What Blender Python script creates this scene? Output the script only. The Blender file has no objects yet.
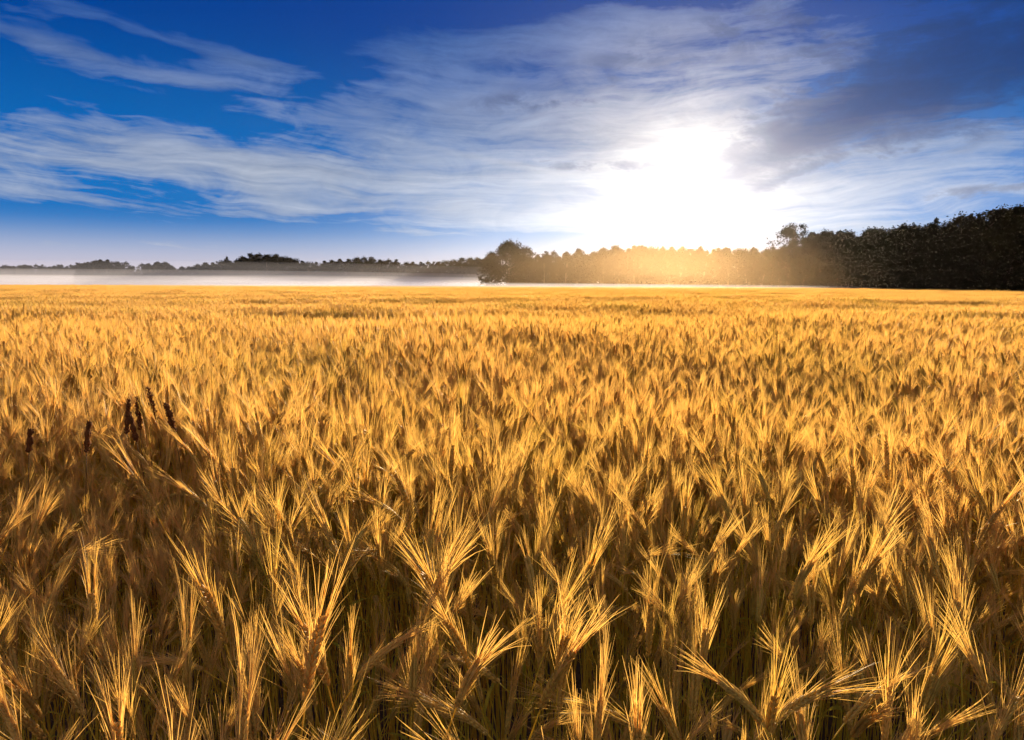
import bpy, math, random
import numpy as np
from mathutils import Vector, Matrix, Euler

R = math.radians
scene = bpy.context.scene
COL = scene.collection

# ----------------------------------------------------------------- overall numbers
W, H = 1024, 740
F = 683.0                       # focal length in picture widths of 1024
CAM_Z = 1.56
PITCH = math.atan((370 - 284) / F)
SUN_AZ, SUN_EL = 14.0, 7.6      # degrees; azimuth measured from +Y towards +X
EXPOSURE = 1.4
SKY = 0.1
K = 1.0 / (SKY * 2 ** EXPOSURE)  # sky colours below are written as they appear

def pix_dir(px, py):
    """azimuth / elevation in degrees of the direction seen at a place in the photograph"""
    c = Vector(((px - 512) / F, (370 - py) / F, -1.0))
    v = Matrix.Rotation(math.pi / 2 - PITCH, 3, 'X') @ c
    v.normalize()
    return math.degrees(math.atan2(v.x, v.y)), math.degrees(math.asin(v.z))

def px_az(px):
    return pix_dir(px, 284)[0]

def height_for(px, py, dist):
    c = Vector(((px - 512) / F, (370 - py) / F, -1.0))
    v = Matrix.Rotation(math.pi / 2 - PITCH, 3, 'X') @ c
    return CAM_Z + v.z / math.hypot(v.x, v.y) * dist

# ----------------------------------------------------------------- render settings
scene.render.engine = 'CYCLES'
cy = scene.cycles
cy.use_denoising = True
try:
    cy.denoiser = 'OPENIMAGEDENOISE'
    cy.denoising_input_passes = 'RGB_ALBEDO_NORMAL'
    cy.denoising_prefilter = 'ACCURATE'
except Exception:
    pass
cy.use_adaptive_sampling = True
cy.adaptive_threshold = 0.02
cy.max_bounces = 8
cy.diffuse_bounces = 5
cy.glossy_bounces = 2
cy.transmission_bounces = 6
cy.volume_bounces = 1
cy.transparent_max_bounces = 64
cy.sample_clamp_indirect = 6.0
cy.caustics_reflective = False
cy.caustics_refractive = False
scene.render.use_persistent_data = False
vs = scene.view_settings
scene.display_settings.display_device = 'sRGB'
vs.view_transform = 'Standard'
vs.look = 'None'
vs.exposure = EXPOSURE
vs.gamma = 1.0
vs.use_curve_mapping = False

# ----------------------------------------------------------------- node expressions
class Ex:
    """arithmetic on shader sockets"""
    def __init__(self, nt, s): self.nt, self.s = nt, s
    def _m(self, op, *args, clamp=False):
        n = self.nt.nodes.new('ShaderNodeMath'); n.operation = op; n.use_clamp = clamp
        for i, a in enumerate(args):
            if isinstance(a, Ex): self.nt.links.new(a.s, n.inputs[i])
            else: n.inputs[i].default_value = float(a)
        return Ex(self.nt, n.outputs[0])
    def __add__(self, o): return self._m('ADD', self, o)
    __radd__ = __add__
    def __sub__(self, o): return self._m('SUBTRACT', self, o)
    def __rsub__(self, o): return self._m('SUBTRACT', o, self)
    def __mul__(self, o): return self._m('MULTIPLY', self, o)
    __rmul__ = __mul__
    def __truediv__(self, o): return self._m('DIVIDE', self, o)
    def pow(self, o): return self._m('POWER', self, o)
    def sqrt(self): return self._m('SQRT', self)
    def exp(self): return self._m('EXPONENT', self)
    def max(self, o): return self._m('MAXIMUM', self, o)
    def min(self, o): return self._m('MINIMUM', self, o)
    def clamp(self): return self._m('ADD', self, 0.0, clamp=True)
    def step(self, a, b, lo=0.0, hi=1.0):
        n = self.nt.nodes.new('ShaderNodeMapRange'); n.interpolation_type = 'SMOOTHSTEP'
        self.nt.links.new(self.s, n.inputs['Value'])
        for k, v in (('From Min', a), ('From Max', b), ('To Min', lo), ('To Max', hi)):
            n.inputs[k].default_value = v
        return Ex(self.nt, n.outputs['Result'])

def vec(nt, x, y, z):
    n = nt.nodes.new('ShaderNodeCombineXYZ')
    for i, a in enumerate((x, y, z)):
        if isinstance(a, Ex): nt.links.new(a.s, n.inputs[i])
        else: n.inputs[i].default_value = a
    return n.outputs[0]

def noise(nt, v, scale=1.0, detail=6, rough=0.55, dist=0.0, lac=2.0):
    n = nt.nodes.new('ShaderNodeTexNoise')
    nt.links.new(v, n.inputs['Vector'])
    n.inputs['Scale'].default_value = scale; n.inputs['Detail'].default_value = detail
    n.inputs['Roughness'].default_value = rough; n.inputs['Distortion'].default_value = dist
    n.inputs['Lacunarity'].default_value = lac
    return Ex(nt, n.outputs['Fac'])

def mixc(nt, fac, a, b, mode='MIX'):
    n = nt.nodes.new('ShaderNodeMix'); n.data_type = 'RGBA'; n.blend_type = mode
    n.clamp_factor = True
    if isinstance(fac, Ex): nt.links.new(fac.s, n.inputs[0])
    else: n.inputs[0].default_value = fac
    for i, c in ((6, a), (7, b)):
        if isinstance(c, (tuple, list)): n.inputs[i].default_value = (*c[:3], 1)
        else: nt.links.new(c, n.inputs[i])
    return n.outputs[2]

def scalec(nt, c, f):
    """colour times a number"""
    n = nt.nodes.new('ShaderNodeVectorMath'); n.operation = 'SCALE'
    if isinstance(c, (tuple, list)): n.inputs[0].default_value = c[:3]
    else: nt.links.new(c, n.inputs[0])
    if isinstance(f, Ex): nt.links.new(f.s, n.inputs['Scale'])
    else: n.inputs['Scale'].default_value = f
    return n.outputs[0]

def addc(nt, a, b):
    n = nt.nodes.new('ShaderNodeVectorMath'); n.operation = 'ADD'
    nt.links.new(a, n.inputs[0]); nt.links.new(b, n.inputs[1])
    return n.outputs[0]

def srgb(r, g, b):
    f = lambda c: (c / 255 / 12.92) if c <= 10 else ((c / 255 + 0.055) / 1.055) ** 2.4
    return (f(r), f(g), f(b))

# ----------------------------------------------------------------- sky
def build_world():
    w = bpy.data.worlds.new('World'); scene.world = w; w.use_nodes = True
    nt = w.node_tree; nt.nodes.clear()
    out = nt.nodes.new('ShaderNodeOutputWorld')
    bg = nt.nodes.new('ShaderNodeBackground'); bg.inputs['Strength'].default_value = SKY
    nt.links.new(bg.outputs[0], out.inputs['Surface'])
    sky = nt.nodes.new('ShaderNodeTexSky'); sky.sky_type = 'NISHITA'; sky.sun_disc = False
    sky.sun_elevation = R(SUN_EL); sky.sun_rotation = R(SUN_AZ)
    sky.altitude = 200; sky.air_density = 1.0; sky.dust_density = 0.6; sky.ozone_density = 2.0
    tc = nt.nodes.new('ShaderNodeTexCoord')
    sep = nt.nodes.new('ShaderNodeSeparateXYZ'); nt.links.new(tc.outputs['Generated'], sep.inputs[0])
    x, y, z = (Ex(nt, sep.outputs[i]) for i in range(3))
    az = x._m('ARCTAN2', x, y) * 57.29578
    el = z._m('ARCSINE', z.max(-1).min(1)) * 57.29578
    sx, sy, sz = (math.sin(R(SUN_AZ)) * math.cos(R(SUN_EL)), math.cos(R(SUN_AZ)) * math.cos(R(SUN_EL)), math.sin(R(SUN_EL)))
    ang = x._m('ARCCOSINE', (x * sx + y * sy + z * sz).max(-1).min(1)) * 57.29578

    def blob(px, py, ra, rb, rot=0.0, p=1.0):
        """soft elongated patch of sky round a direction; radii in degrees, rot anticlockwise"""
        a0, e0 = pix_dir(px, py)
        c, s = math.cos(R(rot)), math.sin(R(rot))
        da, de = az - a0, el - e0
        u = (da * c + de * s) * (1 / ra); v = (de * c - da * s) * (1 / rb)
        return ((u * u + v * v) * -1.0).exp() * p

    # flow of the cirrus: streaks sink very slightly towards a point near the sun from both sides
    da = az - 7.0
    flow = el - 0.045 * (da * da + 90.0).sqrt()
    warp = noise(nt, vec(nt, az * 0.05, el * 0.12, 3.1), 1.0, 3, 0.5)
    warp2 = noise(nt, vec(nt, az * 0.16, el * 0.35, 8.7), 1.0, 4, 0.55)
    fl = flow + (warp - 0.5) * 4.2 + (warp2 - 0.5) * 1.1
    fv = (fl + 12.0).max(0.5)._m('LOGARITHM', (fl + 12.0).max(0.5), 2.718) * 9.0
    big = noise(nt, vec(nt, az * 0.040, fv * 0.42, 0.0), 1.0, 4, 0.5, 0.2)
    mid = noise(nt, vec(nt, az * 0.060, fv * 1.25, 5.0), 1.0, 7, 0.6, 0.2)
    patch = noise(nt, vec(nt, az * 0.085, fv * 0.80, 14.0), 1.0, 4, 0.55, 0.5)
    fine = noise(nt, vec(nt, az * 0.10, fv * 5.2, 9.0), 1.0, 5, 0.6, 0.15)
    hair = noise(nt, vec(nt, az * 0.30 + el * 0.22, fv * 9.0 + az * 0.25, 31.0), 1.0, 4, 0.6, 0.2)
    mott = noise(nt, vec(nt, az * 0.20, el * 0.50, 21.0), 1.0, 9, 0.66, 0.8)
    lump = noise(nt, vec(nt, az * 0.35, el * 0.75, 2.0), 1.0, 7, 0.62, 0.4)
    tex = (big - 0.5) * 0.55 + (mid - 0.5) * 0.75 + (patch - 0.5) * 0.95 + (fine - 0.5) * 0.36 + (hair - 0.5) * 0.16 + (mott - 0.5) * 0.45

    # where the veil is thick (coverage) -------------------------------------------------
    cov = (blob(250, 172, 19, 2.3, -3, 0.60) + blob(330, 140, 16, 3.0, -3, 0.22) + blob(60, 158, 10, 1.2, -5, 0.36)
           + blob(50, 195, 7, 0.8, -7, 0.50)
           + blob(470, 120, 16, 6.0, 0, 0.22) + blob(400, 88, 14, 2.2, 3, 0.16)
           + blob(600, 150, 14, 4.6, 0, 0.46) + blob(430, 214, 14, 1.3, -2, 0.42)
           + blob(520, 45, 13, 1.4, 5, 0.52) + blob(760, 60, 16, 7, 14, 0.34)
           + blob(930, 200, 14, 3.0, 2, 0.45) + blob(900, 150, 12, 2.6, 12, 0.28)
           + blob(680, 200, 10, 6, 0, 0.34) + blob(140, 30, 12, 0.55, -8, 0.46)
           + blob(50, 46, 9, 0.5, -9, 0.34) + blob(205, 82, 3.4, 0.5, 0, 0.42) + blob(240, 62, 2.4, 0.35, 0, 0.40)
           + blob(300, 213, 5, 0.5, 2, 0.3) + blob(505, 163, 6.5, 0.22, -10, 0.40) + blob(80, 243, 9, 0.4, 0, 0.22))
    up = el.step(30, 55) * 0.55 + (y * -1.0).step(-0.3, 0.4) * el.step(2, 14) * 0.6   # calm veil overhead; unseen cloud added behind to carry the fill light
    cov = cov + up + (ang * (-1 / 7.0)).exp() * 0.25
    dens = ((tex * 1.35 + cov - 0.27) * 2.2).max(0.0)
    dens = (1.0 - (dens * -1.5).exp())
    # dark, thick cloud on the upper right
    dk = (blob(900, 92, 13, 3.6, 19, 0.62) + blob(780, 150, 6.5, 1.0, 24, 0.58) + blob(970, 40, 12, 5.0, 10, 0.46)
          + blob(785, 177, 3.6, 0.45, 18, 0.45) + blob(690, 40, 14, 2.0, 10, 0.24) + blob(590, 165, 7, 0.6, -3, 0.34) + blob(480, 18, 18, 1.2, 5, 0.2)
          + blob(1000, 187, 7, 0.5, 4, 0.34) + blob(560, 100, 10, 1.2, 4, 0.22))
    dtex = (big - 0.5) * 0.4 + (mid - 0.5) * 0.75 + (lump - 0.5) * 0.7 + (mott - 0.5) * 0.9 + (fine - 0.5) * 0.3
    dark = ((dtex * 1.9 + dk - 0.27) * 2.2).max(0.0)
    dark = (1.0 - (dark * -1.4).exp()) * dk.step(0.06, 0.26)

    # colours, as seen ------------------------------------------------------------------
    hs = nt.nodes.new('ShaderNodeHueSaturation')
    nt.links.new(sky.outputs[0], hs.inputs['Color'])
    hs.inputs['Saturation'].default_value = 1.45; hs.inputs['Value'].default_value = 1.0
    base = mixc(nt, 1.0, hs.outputs[0], (0.35, 0.72, 1.0), 'MULTIPLY')
    # deep polarised blue high up and away from the sun
    hi = mixc(nt, el.step(6.0, 21.0), srgb(4, 108, 190), srgb(0, 58, 144))
    mi = mixc(nt, el.step(0.5, 6.0), srgb(136, 174, 214), hi)
    low = mixc(nt, el.step(-0.5, 4.9), srgb(216, 200, 212), mi)
    base = mixc(nt, 0.98, base, scalec(nt, low, K))
    near = (ang * (-1 / 14.0)).exp()
    near2 = (ang * ang * (-1 / 115.0)).exp()
    core = (ang * ang * (-1 / 16.0)).exp()
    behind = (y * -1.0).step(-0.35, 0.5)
    cl_far = mixc(nt, behind, mixc(nt, el.step(7.0, 20.0), srgb(200, 204, 208), srgb(66, 114, 178)), (1.05, 0.88, 0.66))  # last colour: warm bright cloud added behind the camera to fill shadows
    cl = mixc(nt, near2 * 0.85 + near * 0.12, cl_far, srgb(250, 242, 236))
    shade = 0.88 + (mid - 0.5) * 0.9 + (fine - 0.5) * 0.6 + (mott - 0.5) * 0.6
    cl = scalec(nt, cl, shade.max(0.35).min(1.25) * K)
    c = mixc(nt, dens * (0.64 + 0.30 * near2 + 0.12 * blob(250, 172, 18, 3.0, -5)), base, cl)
    dcol = mixc(nt, near2 * 0.8, srgb(14, 54, 114), srgb(92, 110, 152))
    c = mixc(nt, dark * 0.88, c, scalec(nt, dcol, K))
    g = near2 * 0.06 * (1.0 - dark * 0.7) + core * 0.26 + (ang * (-1 / 5.5)).exp() * 0.40 + blob(700, 148, 3.4, 1.8, 0, 0.14)
    c = addc(nt, c, scalec(nt, (1.0, 0.93, 0.84), g * K))
    c = addc(nt, c, scalec(nt, (1.0, 0.88, 0.76), blob(660, 275, 22, 2.4, 0, 0.12) * K))
    c = addc(nt, c, scalec(nt, (0.95, 0.97, 1.0), (blob(880, 215, 16, 4.5, 0, 0.20) + blob(590, 228, 15, 4.5, 0, 0.36)) * K))
    nt.links.new(c, bg.inputs['Color'])
    try:
        w.cycles.sampling_method = 'MANUAL'; w.cycles.sample_map_resolution = 1024
    except Exception:
        pass

build_world()

sl = bpy.data.lights.new('sun', 'SUN'); sl.energy = 5.0; sl.angle = R(0.5); sl.color = (1.0, 0.75, 0.46)
so = bpy.data.objects.new('sun', sl); COL.objects.link(so)
sd = Vector((math.sin(R(SUN_AZ)) * math.cos(R(SUN_EL)), math.cos(R(SUN_AZ)) * math.cos(R(SUN_EL)), math.sin(R(SUN_EL))))
so.rotation_euler = sd.to_track_quat('Z', 'Y').to_euler()
so.location = (20, 60, 60)

# ----------------------------------------------------------------- camera
cd = bpy.data.cameras.new('camera'); co = bpy.data.objects.new('camera', cd); COL.objects.link(co)
cd.sensor_width = 36.0; cd.lens = 36.0 * F / W; cd.clip_start = 0.02; cd.clip_end = 6000
ROLL = -0.16
co.location = (0, 0, CAM_Z)
co.rotation_euler = (Matrix.Rotation(math.pi / 2 - PITCH, 3, 'X') @ Matrix.Rotation(R(-ROLL), 3, 'Z')).to_euler()
scene.camera = co

# ----------------------------------------------------------------- materials
def new_mat(name):
    m = bpy.data.materials.new(name); m.use_nodes = True
    m.node_tree.nodes.clear()
    return m, m.node_tree

def leafy(name, ca, cb, cc, trans=0.45, rough=0.5, spec=0.3, pscale=1.2, tint=None, olive=0.0):
    """thin plant matter: colour varies from plant to plant and across the field, light passes through"""
    m, nt = new_mat(name)
    oi = nt.nodes.new('ShaderNodeObjectInfo'); geo = nt.nodes.new('ShaderNodeNewGeometry')
    rnd = Ex(nt, oi.outputs['Random'])
    pos = geo.outputs['Position']
    n1 = noise(nt, pos, pscale, 3, 0.6)
    n2 = noise(nt, pos, 55.0, 2, 0.5)
    isl = Ex(nt, geo.outputs['Random Per Island'])
    col = mixc(nt, (rnd * 0.55 + n1 * 0.75 - 0.15).clamp(), ca, cb)
    col = mixc(nt, (n2.step(0.45, 0.75) * 0.45 + isl * 0.30).clamp(), col, cc)
    if olive:       # unripe patches, metres across
        n3 = noise(nt, pos, 0.55, 4, 0.6)
        col = mixc(nt, (n3.step(0.47, 0.64) * olive + (rnd - 0.78).max(0) * 1.5).clamp(), col, mixc(nt, 1.0, col, (0.66, 0.86, 0.60), 'MULTIPLY'))
    d = nt.nodes.new('ShaderNodeBsdfPrincipled')
    nt.links.new(col, d.inputs['Base Color'])
    d.inputs['Roughness'].default_value = rough
    d.inputs['Specular IOR Level'].default_value = spec
    t = nt.nodes.new('ShaderNodeBsdfTranslucent')
    nt.links.new(mixc(nt, 1.0, col, tint or (1.0, 0.92, 0.70), 'MULTIPLY'), t.inputs['Color'])
    mx = nt.nodes.new('ShaderNodeMixShader'); mx.inputs[0].default_value = trans
    nt.links.new(d.outputs[0], mx.inputs[1]); nt.links.new(t.outputs[0], mx.inputs[2])
    o = nt.nodes.new('ShaderNodeOutputMaterial'); nt.links.new(mx.outputs[0], o.inputs['Surface'])
    return m

M_STEM = leafy('straw_stem', (0.86, 0.58, 0.07), (0.76, 0.52, 0.06), (0.60, 0.38, 0.035), 0.45, 0.6, 0.15, olive=0.55)
M_EAR = leafy('ripe_ear', (0.88, 0.62, 0.17), (0.74, 0.49, 0.11), (0.38, 0.22, 0.04), 0.45, 0.5, 0.3, olive=0.35)
M_AWN = leafy('golden_awn', (0.93, 0.65, 0.25), (0.86, 0.55, 0.16), (0.62, 0.39, 0.08), 0.62, 0.5, 0.3, olive=0.22)
M_LEAF = leafy('dry_leaf', (0.68, 0.46, 0.07), (0.54, 0.42, 0.06), (0.34, 0.26, 0.04), 0.55, 0.85, 0.05, olive=0.7)
M_DARK = leafy('blackened_ear', (0.20, 0.075, 0.022), (0.24, 0.09, 0.026), (0.10, 0.038, 0.012), 0.30, 0.8, 0.1)
M_DSTEM = leafy('brown_stem', (0.20, 0.10, 0.03), (0.16, 0.08, 0.03), (0.10, 0.05, 0.02), 0.2, 0.6, 0.2)
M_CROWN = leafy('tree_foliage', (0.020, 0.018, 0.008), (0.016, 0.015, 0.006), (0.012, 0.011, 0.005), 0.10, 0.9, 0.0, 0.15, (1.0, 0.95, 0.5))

def solid(name, build):
    m, nt = new_mat(name)
    p = nt.nodes.new('ShaderNodeBsdfPrincipled'); o = nt.nodes.new('ShaderNodeOutputMaterial')
    nt.links.new(p.outputs[0], o.inputs['Surface']); p.inputs['Roughness'].default_value = 0.9
    p.inputs['Specular IOR Level'].default_value = 0.15
    build(nt, p)
    return m

def bark(nt, p):
    g = nt.nodes.new('ShaderNodeTexCoord')
    mp = nt.nodes.new('ShaderNodeMapping'); mp.inputs['Scale'].default_value = (4, 4, 0.7)
    nt.links.new(g.outputs['Object'], mp.inputs[0])
    n = noise(nt, mp.outputs[0], 2.0, 6, 0.65)
    nt.links.new(mixc(nt, n.step(0.3, 0.7), (0.05, 0.036, 0.025), (0.13, 0.10, 0.075)), p.inputs['Base Color'])
M_BARK = solid('tree_bark', bark)

def soil(nt, p):
    g = nt.nodes.new('ShaderNodeNewGeometry')
    a = noise(nt, g.outputs['Position'], 0.02, 5, 0.6); b = noise(nt, g.outputs['Position'], 14.0, 6, 0.7)
    sep = nt.nodes.new('ShaderNodeSeparateXYZ'); nt.links.new(g.outputs['Position'], sep.inputs[0])
    earth = mixc(nt, b.step(0.3, 0.7), (0.055, 0.035, 0.02), (0.12, 0.08, 0.045))
    turf = mixc(nt, a.step(0.35, 0.65), (0.10, 0.10, 0.035), (0.19, 0.15, 0.06))
    far = Ex(nt, sep.outputs[1]).step(150.0, 190.0)
    nt.links.new(mixc(nt, far, earth, turf), p.inputs['Base Color'])
    bp = nt.nodes.new('ShaderNodeBump'); bp.inputs['Strength'].default_value = 0.6; bp.inputs['Distance'].default_value = 0.03
    nt.links.new(b.s, bp.inputs['Height']); nt.links.new(bp.outputs[0], p.inputs['Normal'])
M_SOIL = solid('field_soil', soil)

def air(name, dens, aniso, col):
    m, nt = new_mat(name)
    v = nt.nodes.new('ShaderNodeVolumePrincipled')
    v.inputs['Color'].default_value = (*col, 1); v.inputs['Density'].default_value = dens
    v.inputs['Anisotropy'].default_value = aniso
    o = nt.nodes.new('ShaderNodeOutputMaterial'); nt.links.new(v.outputs[0], o.inputs['Volume'])
    return m

# ----------------------------------------------------------------- mesh helpers
class MB:
    def __init__(self): self.v = []; self.f = []; self.m = []
    def add(self, vs_, fs, mat=0):
        o = len(self.v)
        self.v.extend(vs_)
        for f in fs: self.f.append(tuple(i + o for i in f)); self.m.append(mat)
    def merge(self, other, mat=None, xf=None):
        o = len(self.v)
        self.v.extend([xf @ p for p in other.v] if xf is not None else other.v)
        for f, mm in zip(other.f, other.m):
            self.f.append(tuple(i + o for i in f)); self.m.append(mm if mat is None else mat)
    def mesh(self, name, mats, smooth=True):
        me = bpy.data.meshes.new(name)
        me.from_pydata([tuple(p) for p in self.v], [], self.f)
        for m in mats: me.materials.append(m)
        if len(mats) > 1: me.polygons.foreach_set('material_index', self.m)
        if smooth: me.polygons.foreach_set('use_smooth', [True] * len(me.polygons))
        me.update()
        return me

def frame(t):
    t = t.normalized()
    a = Vector((0, 1, 0)) if abs(t.y) < 0.9 else Vector((1, 0, 0))
    u = a.cross(t).normalized(); w = t.cross(u)
    return u, w

def tube(mb, pts, rad, sides=5, mat=0, cap=True):
    n = len(pts); vs_ = []; fs = []
    for i, p in enumerate(pts):
        t = (pts[min(i + 1, n - 1)] - pts[max(i - 1, 0)])
        u, w = frame(t)
        r = rad[i] if hasattr(rad, '__len__') else rad
        for k in range(sides):
            a = 2 * math.pi * k / sides
            vs_.append(p + (u * math.cos(a) + w * math.sin(a)) * r)
    for i in range(n - 1):
        for k in range(sides):
            a, b = i * sides + k, i * sides + (k + 1) % sides
            fs.append((a, b, b + sides, a + sides))
    if cap: fs.append(tuple(range((n - 1) * sides, n * sides)))
    mb.add(vs_, fs, mat)

def grain(mb, base, d, side, length, r, sides=5, mat=0):
    """one plump floret, pointed at the top"""
    d = d.normalized(); u = (side - d * side.dot(d)).normalized(); w = d.cross(u)
    prof = ((0.0, 0.35), (0.22, 0.95), (0.5, 1.0), (0.8, 0.55), (1.0, 0.06))
    vs_ = []; fs = []
    for t, k in prof:
        c = base + d * (length * t) + u * (0.25 * r * math.sin(t * 3.1))
        for j in range(sides):
            a = 2 * math.pi * j / sides
            vs_.append(c + (u * math.cos(a) * 0.85 + w * math.sin(a)) * (r * k))
    for i in range(len(prof) - 1):
        for j in range(sides):
            a, b = i * sides + j, i * sides + (j + 1) % sides
            fs.append((a, b, b + sides, a + sides))
    mb.add(vs_, fs, mat)

def sm(t): t = max(0.0, min(1.0, t)); return t * t * (3 - 2 * t)

# ----------------------------------------------------------------- wheat
def wheat_parts(seed, height=0.82, lean=0.05, nod=0.4, ear_len=0.095, fan=0.32, awn_len=0.085, detail=2, leaves=1, awns=True, plump=1.0):
    """stem, ear, awns and leaf of one stalk, each its own MB. Stalk bends in its own X-Z plane."""
    rg = random.Random(seed)
    out = {k: MB() for k in ('stem', 'ear', 'awns', 'leaf')}
    segs = 12 if detail == 2 else 5
    p = Vector((0, 0, 0)); pts = [p.copy()]; th = lean
    ph0 = rg.uniform(0, 6.28); wob = rg.uniform(0.01, 0.03)
    ts = [i / segs for i in range(segs + 1)]
    for i in range(segs):
        t = (ts[i] + ts[i + 1]) / 2
        th = lean + lean * 0.8 * t + nod * 0.55 * sm((t - 0.68) / 0.32)
        st = height / segs
        p = p + Vector((math.sin(th), 0.02 * math.sin(ph0 + t * 5) * wob * 20, math.cos(th))) * st
        pts.append(p.copy())
    r0, r1 = (0.0019, 0.0011)
    sides = 5 if detail == 2 else 3
    tube(out['stem'], pts, [r0 + (r1 - r0) * t for t in ts], sides)
    if detail == 2:     # a swollen joint on the straw
        for jt in (0.38, 0.66):
            k = int(jt * segs); a = pts[k]; d = (pts[k + 1] - a).normalized()
            tube(out['stem'], [a - d * 0.004, a, a + d * 0.004], [0.0018, 0.0028, 0.0018], 6)
    # ear axis
    nn = 11 if detail == 2 else 6
    axis = [p.copy()]; dirs = []
    for i in range(nn):
        th += nod * 0.45 / nn
        d = Vector((math.sin(th), 0, math.cos(th))); dirs.append(d)
        p = p + d * (ear_len / nn); axis.append(p.copy())
    tube(out['ear'], axis, [0.0016] * len(axis) if detail == 2 else [0.003] * len(axis), 5 if detail == 2 else 3)
    yv = Vector((0, 1, 0))
    twist = rg.uniform(0, math.pi)
    for i in range(nn):
        d = dirs[i]; nx = yv.cross(d).normalized()
        tw = twist + 0.12 * i
        s = yv * math.cos(tw) + nx * math.sin(tw); q = d.cross(s)
        taper = plump * (0.72 + 0.42 * math.sin(math.pi * min(1.0, (i + 1.2) / (nn + 0.6))))
        for side in (-1, 1):
            b = axis[i] + d * (ear_len / nn * (0.5 if side > 0 else 0.0))
            if detail == 2:
                for k in (-1, 1):
                    gd = d + s * (0.26 * side) + q * (0.16 * k)
                    grain(out['ear'], b + s * (0.0010 * side) + q * (0.0015 * k), gd, s * side, 0.0132 * taper, 0.0027 * taper, 5)
                grain(out['ear'], b + s * (0.0020 * side), d + s * (0.46 * side), s * side, 0.0116 * taper, 0.0022 * taper, 5)
            else:
                grain(out['ear'], b + s * (0.003 * side), d + s * 0.3 * side, s * side, 0.022 * taper, 0.0038 * taper, 4)
            if not awns: continue
            na = (3 if i > nn // 2 else 2) if detail == 2 else 2
            for k in range(na):
                up = i / (nn - 1)
                sp = fan * (1.15 - 0.4 * up)
                o = s * side * rg.uniform(0.3, 1.35) + q * rg.gauss(0, 0.7)
                ad = (d + o * sp).normalized()
                L = awn_len * rg.uniform(0.75, 1.15) * (0.85 + 0.3 * up)
                st = b + s * (0.0035 * side) + d * 0.010
                bend = (s * side * 0.5 + q * rg.uniform(-0.5, 0.5)) * rg.uniform(-0.16, 0.26) + Vector((0, 0, -1)) * rg.uniform(-0.04, 0.22)
                if detail == 2:
                    ap = [st + ad * (L * u) + bend * (L * u * u) for u in (0, 0.35, 0.7, 1.0)]
                    wv = ad.cross(Vector((rg.uniform(-1, 1), rg.uniform(-1, 1), rg.uniform(-1, 1)))).normalized()
                    rv = []
                    for q_, w_ in zip(ap, (0.00048, 0.00042, 0.00034, 0.00012)): rv += [q_ - wv * w_, q_ + wv * w_]
                    out['awns'].add(rv, [(0, 1, 3, 2), (2, 3, 5, 4), (4, 5, 7, 6)])
                else:
                    wv = ad.cross(Vector((rg.uniform(-1, 1), rg.uniform(-1, 1), rg.uniform(-1, 1)))).normalized() * 0.0007
                    tip = st + ad * L + bend * L
                    out['awns'].add([st - wv, st + wv, tip], [(0, 1, 2)])
    for li in range(leaves):
        t0 = rg.uniform(0.42, 0.8); k = int(t0 * segs)
        b = pts[k]; a0 = rg.uniform(0, 6.28)
        hd = Vector((math.cos(a0), math.sin(a0), 0)); L = rg.uniform(0.10, 0.20); wd = rg.uniform(0.0030, 0.0052)
        n2 = 9 if detail == 2 else 4; e0 = rg.uniform(0.2, 0.6); e1 = rg.uniform(1.6, 2.9); q = b.copy(); vs_ = []; fs = []
        crl = rg.uniform(-2.5, 2.5)
        for i in range(n2 + 1):
            t = i / n2; e = e0 + (e1 - e0) * t ** 1.3
            d = hd * math.sin(e) + Vector((0, 0, math.cos(e)))
            sd_ = Vector((-hd.y, hd.x, 0)); nr = d.cross(sd_)
            sv = sd_ * math.cos(crl * t) + nr * math.sin(crl * t)
            w_ = wd * (0.5 + 1.0 * t if t < 0.4 else 0.9 * (1 - (t - 0.4) / 0.6) + 0.05)
            vs_ += [q - sv * w_, q + nr * w_ * 0.35, q + sv * w_]
            q = q + d * (L / n2)
        for i in range(n2):
            o = i * 3
            fs += [(o, o + 1, o + 4, o + 3), (o + 1, o + 2, o + 5, o + 4)]
        out['leaf'].add(vs_, fs)
    return out

rng = random.Random(11)
NV = 24
NODS = [rng.choice((0.04, 0.08, 0.12, 0.16, 0.2, 0.25, 0.3, 0.4, 0.5, 0.7, 1.0, 1.5)) for _ in range(NV)]
VARS = []
for i in range(NV):
    VARS.append(wheat_parts(100 + i, height=rng.uniform(0.74, 0.84), lean=rng.uniform(0.0, 0.09), nod=NODS[i],
                            ear_len=rng.uniform(0.075, 0.115), fan=rng.choice((0.07, 0.09, 0.11, 0.14, 0.17, 0.2, 0.28)), awn_len=rng.uniform(0.065, 0.115),
                            leaves=1))
VMESH = []      # separate meshes for the stalks that are things
for i, pt in enumerate(VARS):
    VMESH.append({k: pt[k].mesh(k, [m]) for k, m in (('stem', M_STEM), ('ear', M_EAR), ('awns', M_AWN), ('leaf', M_LEAF))})
WMATS = [M_STEM, M_EAR, M_AWN, M_LEAF]
PROTO = []
for i, pt in enumerate(VARS):
    mb = MB()
    for k, key in enumerate(('stem', 'ear', 'awns', 'leaf')): mb.merge(pt[key], mat=k)
    PROTO.append(bpy.data.objects.new('wheat_form', mb.mesh('wheat_form', WMATS)))
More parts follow.
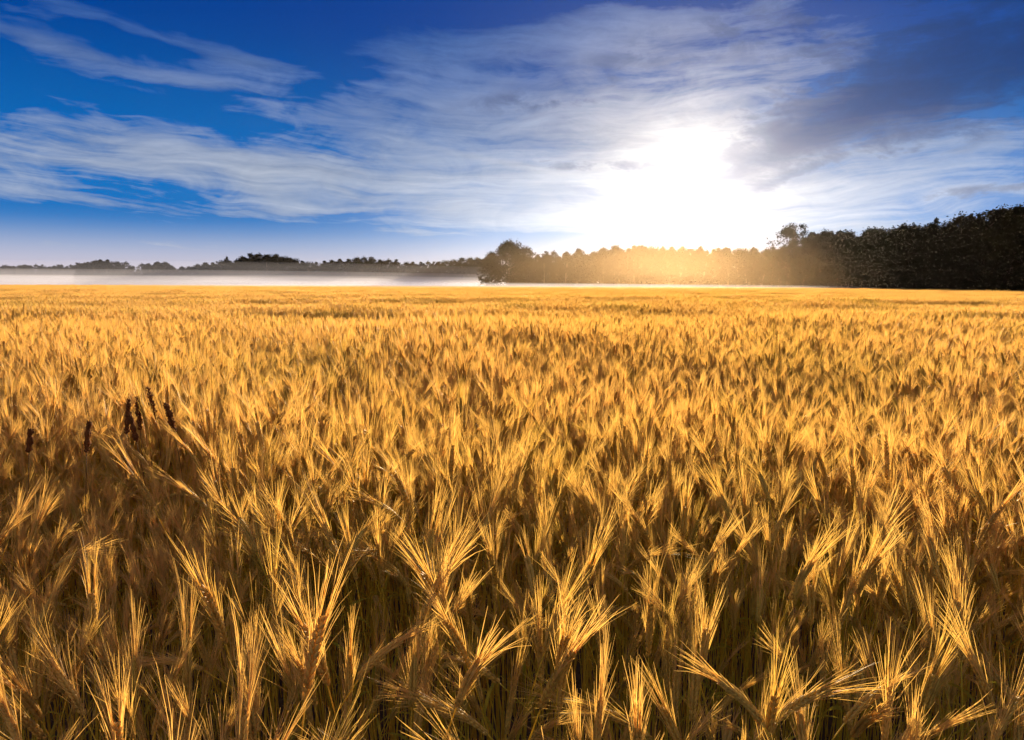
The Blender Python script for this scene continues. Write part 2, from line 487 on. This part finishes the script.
# lighter stalks gathered into square metres for the distance
LOW = [wheat_parts(300 + i, height=rng.uniform(0.75, 0.83), lean=rng.uniform(0.01, 0.1), nod=rng.choice((0.05, 0.1, 0.2, 0.3, 0.4, 0.6, 0.9, 1.3)),
                   fan=rng.uniform(0.14, 0.3), detail=1, leaves=1 if i % 3 == 0 else 0) for i in range(14)]
NT = 5
for i in range(NT):
    mb = MB(); rg = random.Random(500 + i)
    for j in range(300):
        pt = LOW[rg.randrange(len(LOW))]
        X = Matrix.Translation((rg.uniform(-0.55, 0.55), rg.uniform(-0.55, 0.55), 0)) @ Matrix.Rotation(rg.uniform(0, 6.28), 4, 'Z') @ Matrix.Scale(rg.gauss(1.0, 0.05), 4)
        for k, key in enumerate(('stem', 'ear', 'awns', 'leaf')): mb.merge(pt[key], mat=k, xf=X)
    PROTO.append(bpy.data.objects.new('wheat_square', mb.mesh('wheat_square', WMATS)))

def lay(x, y):
    """how tall the crop stands at a place: gentle waves, lodged patches"""
    return (1.0 + 0.055 * math.sin(0.9 * x + 0.45 * y + 1.3) * math.sin(0.55 * y - 0.3 * x)
            + 0.05 * math.sin(0.31 * x - 0.62 * y + 0.5) + 0.02 * math.sin(2.3 * x + 1.7 * y) + 0.025 * math.sin(0.16 * y + 0.09 * x + 2.0))

TRAM = [(12.0, 0.03, 0.5), (13.9, 0.03, 0.5), (22.5, 0.03, 0.6), (24.6, 0.03, 0.6), (44, 0.03, 0.8), (47, 0.03, 0.8)]     # wheel tracks crossing the view
def in_tram(x, y):
    for y0, sl_, hw in TRAM:
        if abs(y - (y0 - sl_ * x * 2.0 + 0.25 * math.sin(x * 0.3))) < hw: return True
    return False

def wood_edge(x):
    """the field ends here (towards +Y)"""
    e = 175.0
    if x > 20: e = min(e, 175 - (x - 20) * 1.45)
    return e

# hand-placed stalks: label, x, y, turn, scale, nod, fan, awn, tilt
near_pts = []
rg = random.Random(77)
pts_near = []       # x, y, rotz, scale, variant, tiltx, tilty
def stalk_rand(x, y, edge):
    v = rg.randrange(NV)
    s = lay(x, y) * min(1.13, rg.gauss(0.97, 0.095))
    if edge: s *= rg.uniform(0.88, 1.02)
    az_ = math.degrees(math.atan2(x, y))
    if -38.0 < az_ < -23.5 and 1.2 < y < 2.55: s = min(s, 0.88)       # a dip in the crop before the blackened ears
    return (x, y, rg.uniform(0, 6.283), s, v, rg.gauss(0.0, 0.055), rg.gauss(0.02, 0.06))
DEN = 430
Y0, Y1 = 0.60, 12.0
cell = 1 / math.sqrt(DEN)
y = Y0
while y < Y1:
    half = 0.75 * (y + 0.15) + 0.9 + 0.12 * y
    x = -half
    d = DEN if y < 6 else 310
    while x < half:
        xx, yy = x + rg.uniform(-.6, .6) * cell, y + rg.uniform(-.6, .6) * cell
        x += cell
        if yy < Y0: continue
        if rg.random() > d / DEN: continue
        # thinner crop with gaps along the near edge
        g = 0.5 + 0.5 * math.sin(5.1 * xx + 1.0) * math.sin(6.3 * yy + 2.2 * math.sin(2.1 * xx))
        keep = 1.0 if yy > 2.2 else 0.42 + 0.58 * sm((yy - 0.9) / 1.3)
        if yy < 2.6 and g < 0.20: keep *= 0.5
        if rg.random() > keep: continue
        if in_tram(xx, yy): continue
        pts_near.append(stalk_rand(xx, yy, yy < 1.6))
    y += cell

def view_rank(p):
    """distance to the camera for stalks the frame shows, else very far"""
    x_, y_, _, s_, *_r = p
    z_ = 0.85 * s_ - CAM_Z
    c, s = math.cos(PITCH), math.sin(PITCH)
    dep = y_ * c - z_ * s; up = y_ * s + z_ * c
    if dep < 0.2: return 1e9
    u, v = x_ / dep * F + 512, 370 - up / dep * F
    if not (-10 < u < 1034 and v < 745): return 1e9
    return math.hypot(x_, y_)

pts_near.sort(key=view_rank)
N_IND = 290
indiv, rest = pts_near[:N_IND], pts_near[N_IND:]

def tag(o, label=None, cat=None, group=None, kind=None):
    if label: o['label'] = label
    if cat: o['category'] = cat
    if group: o['group'] = group
    if kind: o['kind'] = kind
    return o

def link(name, data, parent=None):
    o = bpy.data.objects.new(name, data); COL.objects.link(o)
    if parent is not None: o.parent = parent
    return o

def make_stalk(meshes, name='wheat_stalk', with_awns=True):
    root = link(name, None); root.empty_display_size = 0.05
    link('stem', meshes['stem'], root)
    e = link('ear', meshes['ear'], root)
    if with_awns: link('awns', meshes['awns'], e)
    if meshes.get('leaf') is not None and len(meshes['leaf'].vertices): link('leaf', meshes['leaf'], root)
    return root

def copy_tree(o, parent=None):
    c = o.copy(); COL.objects.link(c); c.parent = parent
    for ch in list(o.children): copy_tree(ch, c)
    return c

GROUP_W = 'bearded wheat stalks along the near edge of the field'
LAB = {0: 'ripe golden wheat stalk at the near edge with its bearded ear upright',
       1: 'ripe golden wheat stalk at the near edge with its bearded ear gently bowed',
       2: 'ripe golden wheat stalk at the near edge with its bearded ear nodding right over'}
first = {}
for (x, y, rz, s, v, tx, ty) in indiv:
    if v not in first:
        o = make_stalk(VMESH[v]); first[v] = o
    else:
        o = copy_tree(first[v])
    o.location = (x, y, 0); o.rotation_euler = (tx, ty, rz); o.scale = (s, s, s)
    nod = NODS[v]
    tag(o, LAB[0 if nod < 0.4 else 1 if nod < 0.9 else 2], 'wheat stalk', GROUP_W)

# a few stalks one can point at, in the places the photograph has them
def ground_at(px, py, z):
    c = Vector(((px - 512) / F, (370 - py) / F, -1.0))
    v = Matrix.Rotation(math.pi / 2 - PITCH, 3, 'X') @ c
    k = (z - CAM_Z) / v.z
    return v.x * k, v.y * k

def special(label, px, py, top, rz, nod, fan=0.35, awn=0.09, ear=0.1, lean=0.08, seed=1, dark=False, cat='wheat stalk', group=None, scale=1.0):
    pt = wheat_parts(seed, height=top - ear * (math.cos(nod) * 0.7 + 0.2), lean=lean, nod=nod, ear_len=ear, fan=fan, awn_len=awn, leaves=0 if dark else 1, awns=not dark, plump=1.35 if dark else 1.0)
    if dark:      # plump heads
        cc = pt['ear'].v; n_ = len(cc); ax0 = sum(cc[:5], Vector()) / 5
        top_ = max(cc, key=lambda p: p.z); dd = (top_ - ax0).normalized()
        for i_ in range(n_):
            q_ = cc[i_] - ax0; al = dd * q_.dot(dd); cc[i_] = ax0 + al + (q_ - al) * (1.25 + 0.30 * math.sin(q_.length * 190 + seed * 2.3) + 0.25 * math.sin(q_.length * 610 + i_ // 25))
    ms = {'stem': pt['stem'].mesh('stem', [M_DSTEM if dark else M_STEM]), 'ear': pt['ear'].mesh('ear', [M_DARK if dark else M_EAR])}
    if not dark:
        ms['awns'] = pt['awns'].mesh('awns', [M_AWN]); ms['leaf'] = pt['leaf'].mesh('leaf', [M_LEAF])
    o = make_stalk(ms, 'dark_stalk' if dark else 'wheat_stalk', not dark)
    # bring the middle of the ear to the place seen at (px, py)
    ev = pt['ear'].v; c = sum((p for p in ev), Vector()) / len(ev)
    gx, gy = ground_at(px, py, c.z * scale)
    off = Matrix.Rotation(rz, 3, 'Z') @ (c * scale)
    o.location = (gx - off.x, gy - off.y, 0); o.rotation_euler = (0, 0, rz); o.scale = (scale,) * 3
    tag(o, label, cat, group)
    return o

special('big golden wheat ear leaning far to the right at the bottom edge', 800, 704, 1.0, 0.25, 1.25, 0.22, 0.10, 0.115, 0.12, 901)
special('pale wheat ear standing upright at the bottom edge beside the ear leaning far right', 888, 715, 0.93, 0.9, 0.22, 0.28, 0.10, 0.10, 0.05, 902)
special('golden wheat ear in the bottom right corner with long spread awns', 1003, 722, 0.93, 0.3, 0.5, 0.34, 0.10, 0.10, 0.08, 903)
special('wheat ear with its awns opened into a wide bright fan above the dark gap', 437, 590, 0.95, 2.2, 0.7, 0.62, 0.11, 0.09, 0.08, 904)
special('wheat ear lying almost level towards the left with awns pointing at the dark gap', 476, 668, 0.92, 2.85, 1.25, 0.22, 0.09, 0.10, 0.15, 905)
special('wheat ear bowed to the left near the bottom edge below the level ear', 462, 716, 0.92, 3.0, 1.05, 0.24, 0.09, 0.10, 0.15, 906)
special('wheat ear bent right over to the right with awns combed level', 525, 630, 0.93, 0.3, 1.45, 0.22, 0.10, 0.10, 0.1, 907)
special('wheat ear with long awns slanting up to the left in the bottom left corner', 70, 690, 0.92, 2.7, 0.75, 0.26, 0.11, 0.10, 0.12, 908)
special('wheat ear bowed sharply to the right among shaded green tinged stalks on the left', 70, 560, 0.93, 0.2, 1.2, 0.3, 0.09, 0.09, 0.08, 909)
special('thick brown wheat ear bowed to the right in the middle of the sunlit band', 352, 482, 0.97, 0.0, 1.5, 0.22, 0.08, 0.11, 0.1, 910)

GD = 'blackened ears standing above the golden wheat'
for k, (px, py, sc_, rz, nod, lab) in enumerate((
        (128, 417, 1.0, 0.5, 0.10, 'leftmost of the four tall blackened ears above the golden wheat'),
        (139, 413, 1.0, 2.2, 0.06, 'second blackened ear from the left in the row of four tall ones'),
        (152, 406, 1.06, 3.0, 0.16, 'highest blackened ear, third in the row of four above the wheat'),
        (170, 418, 0.95, 3.1, 0.24, 'rightmost of the four tall blackened ears, tipped to the left'),
        (88, 437, 0.9, 1.0, 0.12, 'short blackened ear sunk in the wheat left of the four tall ones'),
        (133, 428, 0.9, 3.1, 0.2, 'short blackened ear tucked against the leftmost tall one'),
        (30, 441, 0.8, 0.4, 0.1, 'small blackened ear alone by the left edge of the field'))):
    special(lab, px, py, 1.085 - (1 - sc_) * 0.25, rz, nod, ear=0.14 * sc_ ** 2.5, lean=0.02, seed=950 + k, dark=True, cat='dark ear', group=GD)

# the rest of the crop: one object, stalks near, square metres of stalks further out
P, ROT, SCL, VAR = [], [], [], []
for (x, y, rz, s, v, tx, ty) in rest:
    P.append((x, y, 0)); ROT.append((tx, ty, rz)); SCL.append((s, s, s)); VAR.append(v)
y = Y1 + 0.2
rg = random.Random(5)
while y < 176:
    half = 0.80 * y + 4
    step = 0.92
    x = -half
    while x < half:
        xx, yy = x + rg.uniform(-.15, .15), y + rg.uniform(-.15, .15)
        x += step
        if yy > wood_edge(xx): continue
        sink = 1.0
        if in_tram(xx, yy): sink = 0.62
        s = lay(xx, yy) * rg.gauss(1.0, 0.012) * sink
        P.append((xx, yy, 0)); ROT.append((0, 0, rg.uniform(0, 6.283))); SCL.append((1.0, 1.0, s)); VAR.append(NV + rg.randrange(NT))
    y += step
me = bpy.data.meshes.new('wheat_field'); me.from_pydata(P, [], [])
a = me.attributes.new('turn', 'FLOAT_VECTOR', 'POINT'); a.data.foreach_set('vector', np.array(ROT, dtype=np.float32).ravel())
a = me.attributes.new('size', 'FLOAT_VECTOR', 'POINT'); a.data.foreach_set('vector', np.array(SCL, dtype=np.float32).ravel())
a = me.attributes.new('form', 'INT', 'POINT'); a.data.foreach_set('value', np.array(VAR, dtype=np.int32))
for m in WMATS: me.materials.append(m)
field = link('wheat_field', me)
tag(field, 'broad field of ripe golden bearded wheat reaching to the woods', 'wheat', kind='stuff')
ng = bpy.data.node_groups.new('wheat_spread', 'GeometryNodeTree')
ng.interface.new_socket('Geometry', in_out='INPUT', socket_type='NodeSocketGeometry')
ng.interface.new_socket('Geometry', in_out='OUTPUT', socket_type='NodeSocketGeometry')
gi = ng.nodes.new('NodeGroupInput'); go = ng.nodes.new('NodeGroupOutput')
join = ng.nodes.new('GeometryNodeJoinGeometry')
for pr in reversed(PROTO):
    oi = ng.nodes.new('GeometryNodeObjectInfo'); oi.inputs['Object'].default_value = pr; oi.inputs['As Instance'].default_value = True
    ng.links.new(oi.outputs['Geometry'], join.inputs[0])
def attr(nm, ty):
    n = ng.nodes.new('GeometryNodeInputNamedAttribute'); n.data_type = ty; n.inputs['Name'].default_value = nm
    return n.outputs['Attribute']
iop = ng.nodes.new('GeometryNodeInstanceOnPoints')
ng.links.new(gi.outputs[0], iop.inputs['Points']); ng.links.new(join.outputs[0], iop.inputs['Instance'])
iop.inputs['Pick Instance'].default_value = True
ng.links.new(attr('form', 'INT'), iop.inputs['Instance Index'])
e2r = ng.nodes.new('FunctionNodeEulerToRotation'); ng.links.new(attr('turn', 'FLOAT_VECTOR'), e2r.inputs[0])
ng.links.new(e2r.outputs[0], iop.inputs['Rotation']); ng.links.new(attr('size', 'FLOAT_VECTOR'), iop.inputs['Scale'])
ng.links.new(iop.outputs[0], go.inputs[0])
field.modifiers.new('spread', 'NODES').node_group = ng
print('stalks', len(indiv), len(rest), 'points', len(P))

# ----------------------------------------------------------------- ground
mb = MB()
xs = [-1500, -700, -300, -120, -40, 0, 40, 120, 300, 700, 1500]
ys = [-60, -10, 0, 10, 40, 100, 170, 250, 400, 700, 1100, 1500]
mb.add([Vector((x, y, 0)) for y in ys for x in xs],
       [(j * 11 + i, j * 11 + i + 1, j * 11 + i + 12, j * 11 + i + 11) for j in range(11) for i in range(10)])
g = link('ground', mb.mesh('ground', [M_SOIL])); g['kind'] = 'structure'

# ----------------------------------------------------------------- trees
def tree_meshes(seed, h=12.0, wid=8.0, low=0.12, airy=False, leaf=0.30, count=3600, clumps=95):
    rg = random.Random(seed)
    tr = MB(); ends = []
    def limb(p, d, L, r, lv):
        n = 4; pts = [p]; q = p
        for i in range(n):
            d = (d + Vector((rg.gauss(0, .14), rg.gauss(0, .14), rg.gauss(0.05, .10)))).normalized()
            q = q + d * (L / n); pts.append(q)
            if lv and i >= 1:
                for _ in range(2 if lv > 1 else 1):
                    a = rg.uniform(0, 6.28); u, w_ = frame(d)
                    nd = (d * rg.uniform(.4, .9) + (u * math.cos(a) + w_ * math.sin(a)) * rg.uniform(.6, 1.0)).normalized()
                    limb(q, nd, L * rg.uniform(.45, .7), r * 0.45, lv - 1)
        tube(tr, pts, [r * (1 - 0.7 * i / n) for i in range(n + 1)], 7 if lv > 1 else 4)
        if lv <= 1: ends.append(q)
    pts = [Vector((0, 0, -0.2))]; q = Vector((0, 0, 0)); r = h * 0.017
    d = Vector((0, 0, 1)); n = 7; rr = []
    for i in range(n):
        pts.append(q.copy()); d = (d + Vector((rg.gauss(0, .05), rg.gauss(0, .05), 0))).normalized(); q = q + d * (h * 0.8 / n)
        t = (i + 1) / n
        if t > (0.12 if not airy else 0.35):
            for _ in range(3):
                a = rg.uniform(0, 6.28); e = rg.uniform(0.15, 0.8) + 0.4 * t
                ll = wid * 0.5 * (0.95 - 0.35 * t) * rg.uniform(.7, 1.0)
                limb(q - d * rg.uniform(0, h * .1), Vector((math.cos(a) * math.cos(e), math.sin(a) * math.cos(e), math.sin(e))), ll * 0.75, r * 0.42 * (1.1 - 0.6 * t), 1)
    pts.append(q)
    tube(tr, pts, [r * (1.25 - 1.05 * i / (len(pts) - 1)) for i in range(len(pts))], 9)
    # foliage: leaf sprays round clump centres: limb ends and points on an uneven crown surface
    cl = []
    for e in ends:
        if airy and rg.random() < 0.30: continue
        cl.append((e, rg.uniform(0.6, 1.1) * wid * 0.10))
    k = clumps if not airy else 22
    lob = [(rg.uniform(0, 6.28), rg.uniform(low, 0.9), rg.uniform(0.75, 1.12)) for _ in range(7)]
    for _ in range(k):
        t = low + (1 - low) * rg.random()
        prof = math.sin(math.pi * min(1, (t - low + 0.24) / (1.21 - low))) ** 0.6
        a = rg.uniform(0, 6.28)
        m_ = sum(((0.5 + 0.5 * math.cos(a - la)) ** 3 * math.exp(-((t - lt) / .22) ** 2)) * lr for la, lt, lr in lob)
        rad = wid * 0.5 * prof * (0.72 + 0.26 * min(1.3, m_)) * rg.uniform(0.7, 1.0)
        cl.append((Vector((rad * math.cos(a), rad * math.sin(a), h * t * 0.97)), rg.uniform(0.55, 1.2) * wid * 0.11))
    cr = MB(); per = count / len(cl)
    for c, r_ in cl:
        if c.z < 0.5: continue
        if airy and c.z < h * 0.3: continue
        for _ in range(int(per * rg.uniform(.5, 1.5))):
            v = Vector((rg.gauss(0, 1), rg.gauss(0, 1), rg.gauss(0, 1))); v.normalize()
            p = c + Vector((v.x, v.y, v.z * 0.75)) * (r_ * rg.random() ** 0.45)
            if rg.random() < 0.05: p = p + v * r_ * 0.5
            if p.z < 0.15: continue
            s = leaf * rg.uniform(0.5, 1.2)
            nrm = Vector((rg.gauss(0, 1), rg.gauss(0, 1), rg.gauss(0.4, 1))).normalized(); u, w_ = frame(nrm)
            ca = rg.uniform(0, 6.28); u, w_ = u * math.cos(ca) + w_ * math.sin(ca), w_ * math.cos(ca) - u * math.sin(ca)
            # a lobed spray of leaves: two small diamonds off one twig point
            cr.add([p - u * s * .5, p - w_ * s * .22, p + u * s * .5, p + w_ * s * .28], [(0, 1, 2, 3)])
            if rg.random() < 0.6:
                p2 = p + u * s * .35 + nrm * s * .2; u2 = (w_ + nrm * .6).normalized()
                cr.add([p2 - u2 * s * .4, p2 - u * s * .16, p2 + u2 * s * .4, p2 + u * s * .18], [(0, 1, 2, 3)])
    return tr.mesh('trunk', [M_BARK]), cr.mesh('crown', [M_CROWN], smooth=False)

TREES = [tree_meshes(40 + i, 12.0, wid, 0.02, count=7500, leaf=0.40) for i, wid in enumerate((9.0, 8.0, 10.0, 7.4, 8.6, 9.6, 6.6))]
AIRY = tree_meshes(71, 12.0, 10.0, 0.35, airy=True, leaf=0.42, count=4200)
ROUND = tree_meshes(75, 12.0, 12.5, 0.02, leaf=0.42, count=17000, clumps=230)
base_tree = {}
def tree(key, x, y, h, rz, label, group=None, name='tree', wscale=1.0):
    if key not in base_tree:
        root = link(name, None)
        tm, cm = AIRY if key == 'airy' else ROUND if key == 'round' else TREES[key]
        link('trunk', tm, root); link('crown', cm, root); base_tree[key] = root
    else:
        root = copy_tree(base_tree[key]); root.name = name
    s = h / 12.0
    root.location = (x, y, 0); root.rotation_euler = (0, 0, rz); root.scale = (s * wscale, s * wscale, s)
    for k in ('group',):
        if k in root: del root[k]
    tag(root, label, 'tree', group)
    return root

def prof(tab, px):
    for (x0, y0), (x1, y1) in zip(tab, tab[1:]):
        if x0 <= px <= x1: return y0 + (y1 - y0) * (px - x0) / (x1 - x0)
    return tab[0][1] if px < tab[0][0] else tab[-1][1]

rg = random.Random(9)
def polar(px, d):
    a = R(px_az(px)); return d * math.sin(a), d * math.cos(a)

# right-hand wood, near and black against the light
RT = [(790, 236), (806, 232), (830, 229), (860, 224), (880, 225), (900, 221), (920, 222), (940, 218), (950, 214), (965, 213), (985, 210), (1000, 204), (1024, 199), (1110, 194), (1300, 180)]
EDGE = [(800, 168), (830, 150), (880, 124), (940, 104), (1024, 86), (1150, 68), (1300, 56)]
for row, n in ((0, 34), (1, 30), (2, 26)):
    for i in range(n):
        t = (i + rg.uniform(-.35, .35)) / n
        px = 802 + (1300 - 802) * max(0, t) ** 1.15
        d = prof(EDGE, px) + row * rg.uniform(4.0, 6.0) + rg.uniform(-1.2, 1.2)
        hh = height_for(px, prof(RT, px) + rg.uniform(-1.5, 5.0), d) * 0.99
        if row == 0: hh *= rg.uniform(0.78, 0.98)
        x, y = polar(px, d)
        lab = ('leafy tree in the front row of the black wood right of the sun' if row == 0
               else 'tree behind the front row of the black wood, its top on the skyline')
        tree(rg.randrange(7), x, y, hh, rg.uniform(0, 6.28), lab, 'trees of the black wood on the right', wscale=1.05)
# thin leader that pokes out of the canopy
x, y = polar(931, prof(EDGE, 931) + 7)
tree(6, x, y, height_for(931, 216, math.hypot(x, y)), 1.0, 'slim tree whose tip pokes above the skyline of the black wood', wscale=0.5)
# lone open tree left of the black wood
x, y = polar(788, 205)
tree('airy', x, y, height_for(788, 223, 205), 0.6, 'airy tree with sky showing through its crown left of the black wood', name='open_tree', wscale=0.95)
# middle wood behind glowing haze
MT = [(485, 262), (510, 256), (535, 254), (555, 252), (575, 250), (600, 248), (640, 244), (660, 245), (700, 247), (750, 248), (790, 246), (830, 242)]
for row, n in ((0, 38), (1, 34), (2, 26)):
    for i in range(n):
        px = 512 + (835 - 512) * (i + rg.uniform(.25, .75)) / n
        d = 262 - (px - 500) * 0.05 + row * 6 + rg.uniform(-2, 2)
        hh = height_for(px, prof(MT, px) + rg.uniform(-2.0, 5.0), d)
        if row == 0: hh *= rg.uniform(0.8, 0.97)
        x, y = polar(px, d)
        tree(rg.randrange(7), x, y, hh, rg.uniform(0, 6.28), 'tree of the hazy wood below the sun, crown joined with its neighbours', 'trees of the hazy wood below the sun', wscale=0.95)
x, y = polar(508, 236)
tree('round', x, y, height_for(511, 242, 236), 2.0, 'big round tree ending the hazy wood on its left', name='round_tree', wscale=1.12)
x, y = polar(492, 242)
tree(2, x, y, height_for(492, 252, 242), 1.0, 'shorter tree leaning on the left side of the big round tree', wscale=1.0)
x, y = polar(525, 240)
tree(5, x, y, height_for(525, 246, 240), 1.0, 'tall tree leaning on the right side of the big round tree', wscale=1.1)
# left treeline beyond the mist
LT = [(-60, 264), (0, 266), (75, 266), (82, 264), (105, 260), (128, 264), (136, 267), (142, 264), (165, 262), (178, 268), (190, 267), (215, 262), (240, 260), (247, 256), (262, 253), (285, 256), (300, 260), (310, 263), (330, 261), (360, 257), (385, 260), (410, 262), (440, 262), (470, 258), (490, 258)]
n = 104
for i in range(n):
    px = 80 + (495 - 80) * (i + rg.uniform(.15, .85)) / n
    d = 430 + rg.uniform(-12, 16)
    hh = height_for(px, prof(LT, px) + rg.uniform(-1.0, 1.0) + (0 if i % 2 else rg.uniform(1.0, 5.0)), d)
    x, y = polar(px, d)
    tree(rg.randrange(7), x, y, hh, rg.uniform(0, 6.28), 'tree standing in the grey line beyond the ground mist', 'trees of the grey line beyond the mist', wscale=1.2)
for px, py, lab in ((228, 257, 'slender tree rising alone above the gap in the grey line beyond the mist'),):
    x, y = polar(px, 420)
    tree(3, x, y, height_for(px, py, 420), 0.3, lab, wscale=0.6)
n = 44
for i in range(n):
    px = -90 + (100 + 90) * (i + rg.uniform(.2, .8)) / n
    d = 700 + rg.uniform(-10, 10)
    hh = height_for(px, prof(LT, px) + rg.uniform(-0.3, 1.6), d)
    x, y = polar(px, d)
    tree(rg.randrange(7), x, y, hh, rg.uniform(0, 6.28), 'pale tree in the farthest line above the mist', 'trees of the farthest line on the left', wscale=1.1)

# ----------------------------------------------------------------- air
bm_v = [Vector((x, y, z)) for z in (-1.0, 26.0) for y in (-70.0, 1520.0) for x in (-1520.0, 1520.0)]
hz = MB(); hz.add(bm_v, [(0, 2, 3, 1), (4, 5, 7, 6), (0, 1, 5, 4), (2, 6, 7, 3), (0, 4, 6, 2), (1, 3, 7, 5)])
o = link('haze', hz.mesh('haze', [air('haze_air', 0.00002, 0.80, (0.98, 0.95, 0.92))], smooth=False)); o['kind'] = 'stuff'

def mist(px, d, z, rx, ry, rz, dens, an=0.6, col=(0.76, 0.82, 1.0)):
    mb = MB(); U, V = 32, 12; vs_ = []; fs = []
    x0, y0 = polar(px, d)
    yaw = -R(px_az(px))
    for j in range(V + 1):
        ph = math.pi * j / V
        for i in range(U):
            a = 2 * math.pi * i / U
            vs_.append(Vector((math.sin(ph) * math.cos(a), math.sin(ph) * math.sin(a), math.cos(ph))))
    X = Matrix.Translation((x0, y0, z)) @ Matrix.Rotation(yaw, 4, 'Z') @ Matrix.Diagonal((rx, ry, rz, 1))
    for j in range(V):
        for i in range(U):
            fs.append((j * U + i, (j + 1) * U + i, (j + 1) * U + (i + 1) % U, j * U + (i + 1) % U))
    mb.add([X @ p for p in vs_], fs)
    o = link('mist', mb.mesh('mist', [air('mist_air', dens, an, col)])); o['kind'] = 'stuff'
# ground mist in thin layers over the far meadow, each reaching higher and thinner than the one below
for (px, d, rx, ry, top, dens) in ((150, 330, 220, 70, 2.6, 0.0050), (330, 320, 130, 60, 2.4, 0.0030), (120, 340, 240, 75, 4.4, 0.0038),
                                   (300, 345, 200, 65, 5.0, 0.0036), (200, 360, 300, 62, 7.5, 0.0026), (240, 370, 300, 50, 12.0, 0.0013),
                                   (20, 520, 240, 80, 6.0, 0.0030), (10, 540, 260, 90, 10.0, 0.0012)):
    mist(px, d, 0.4, rx, ry, top, dens, 0.22)
mr = random.Random(21)
for _ in range(12):                                                           # drifting wisps
    mist(mr.uniform(-40, 470), mr.uniform(270, 390), mr.uniform(0.4, 3.0), mr.uniform(16, 50), mr.uniform(8, 22), mr.uniform(1.2, 3.8), mr.uniform(0.004, 0.010), 0.22)
mist(520, 120, 0.9, 75, 32, 0.75, 0.0070, 0.2)                                # a thin sheet lying on the crop before the middle wood
mist(470, 150, 0.9, 60, 25, 1.0, 0.0070, 0.2)
for rx, rz, dens in ((12, 7, 0.00005), (19, 8, 0.00006), (26, 9, 0.00007), (32, 10, 0.00003)):     # glowing vapour towards the sun
    mist(666, 125, 1.5, rx, 66, rz, dens, 0.84, (1.0, 0.70, 0.37))
for rx, rz, dens in ((40, 9, 0.00010), (56, 11, 0.00007), (70, 13, 0.00004)):
    mist(555, 180, 1.5, rx, 55, rz, dens, 0.64, (1.0, 0.76, 0.50))
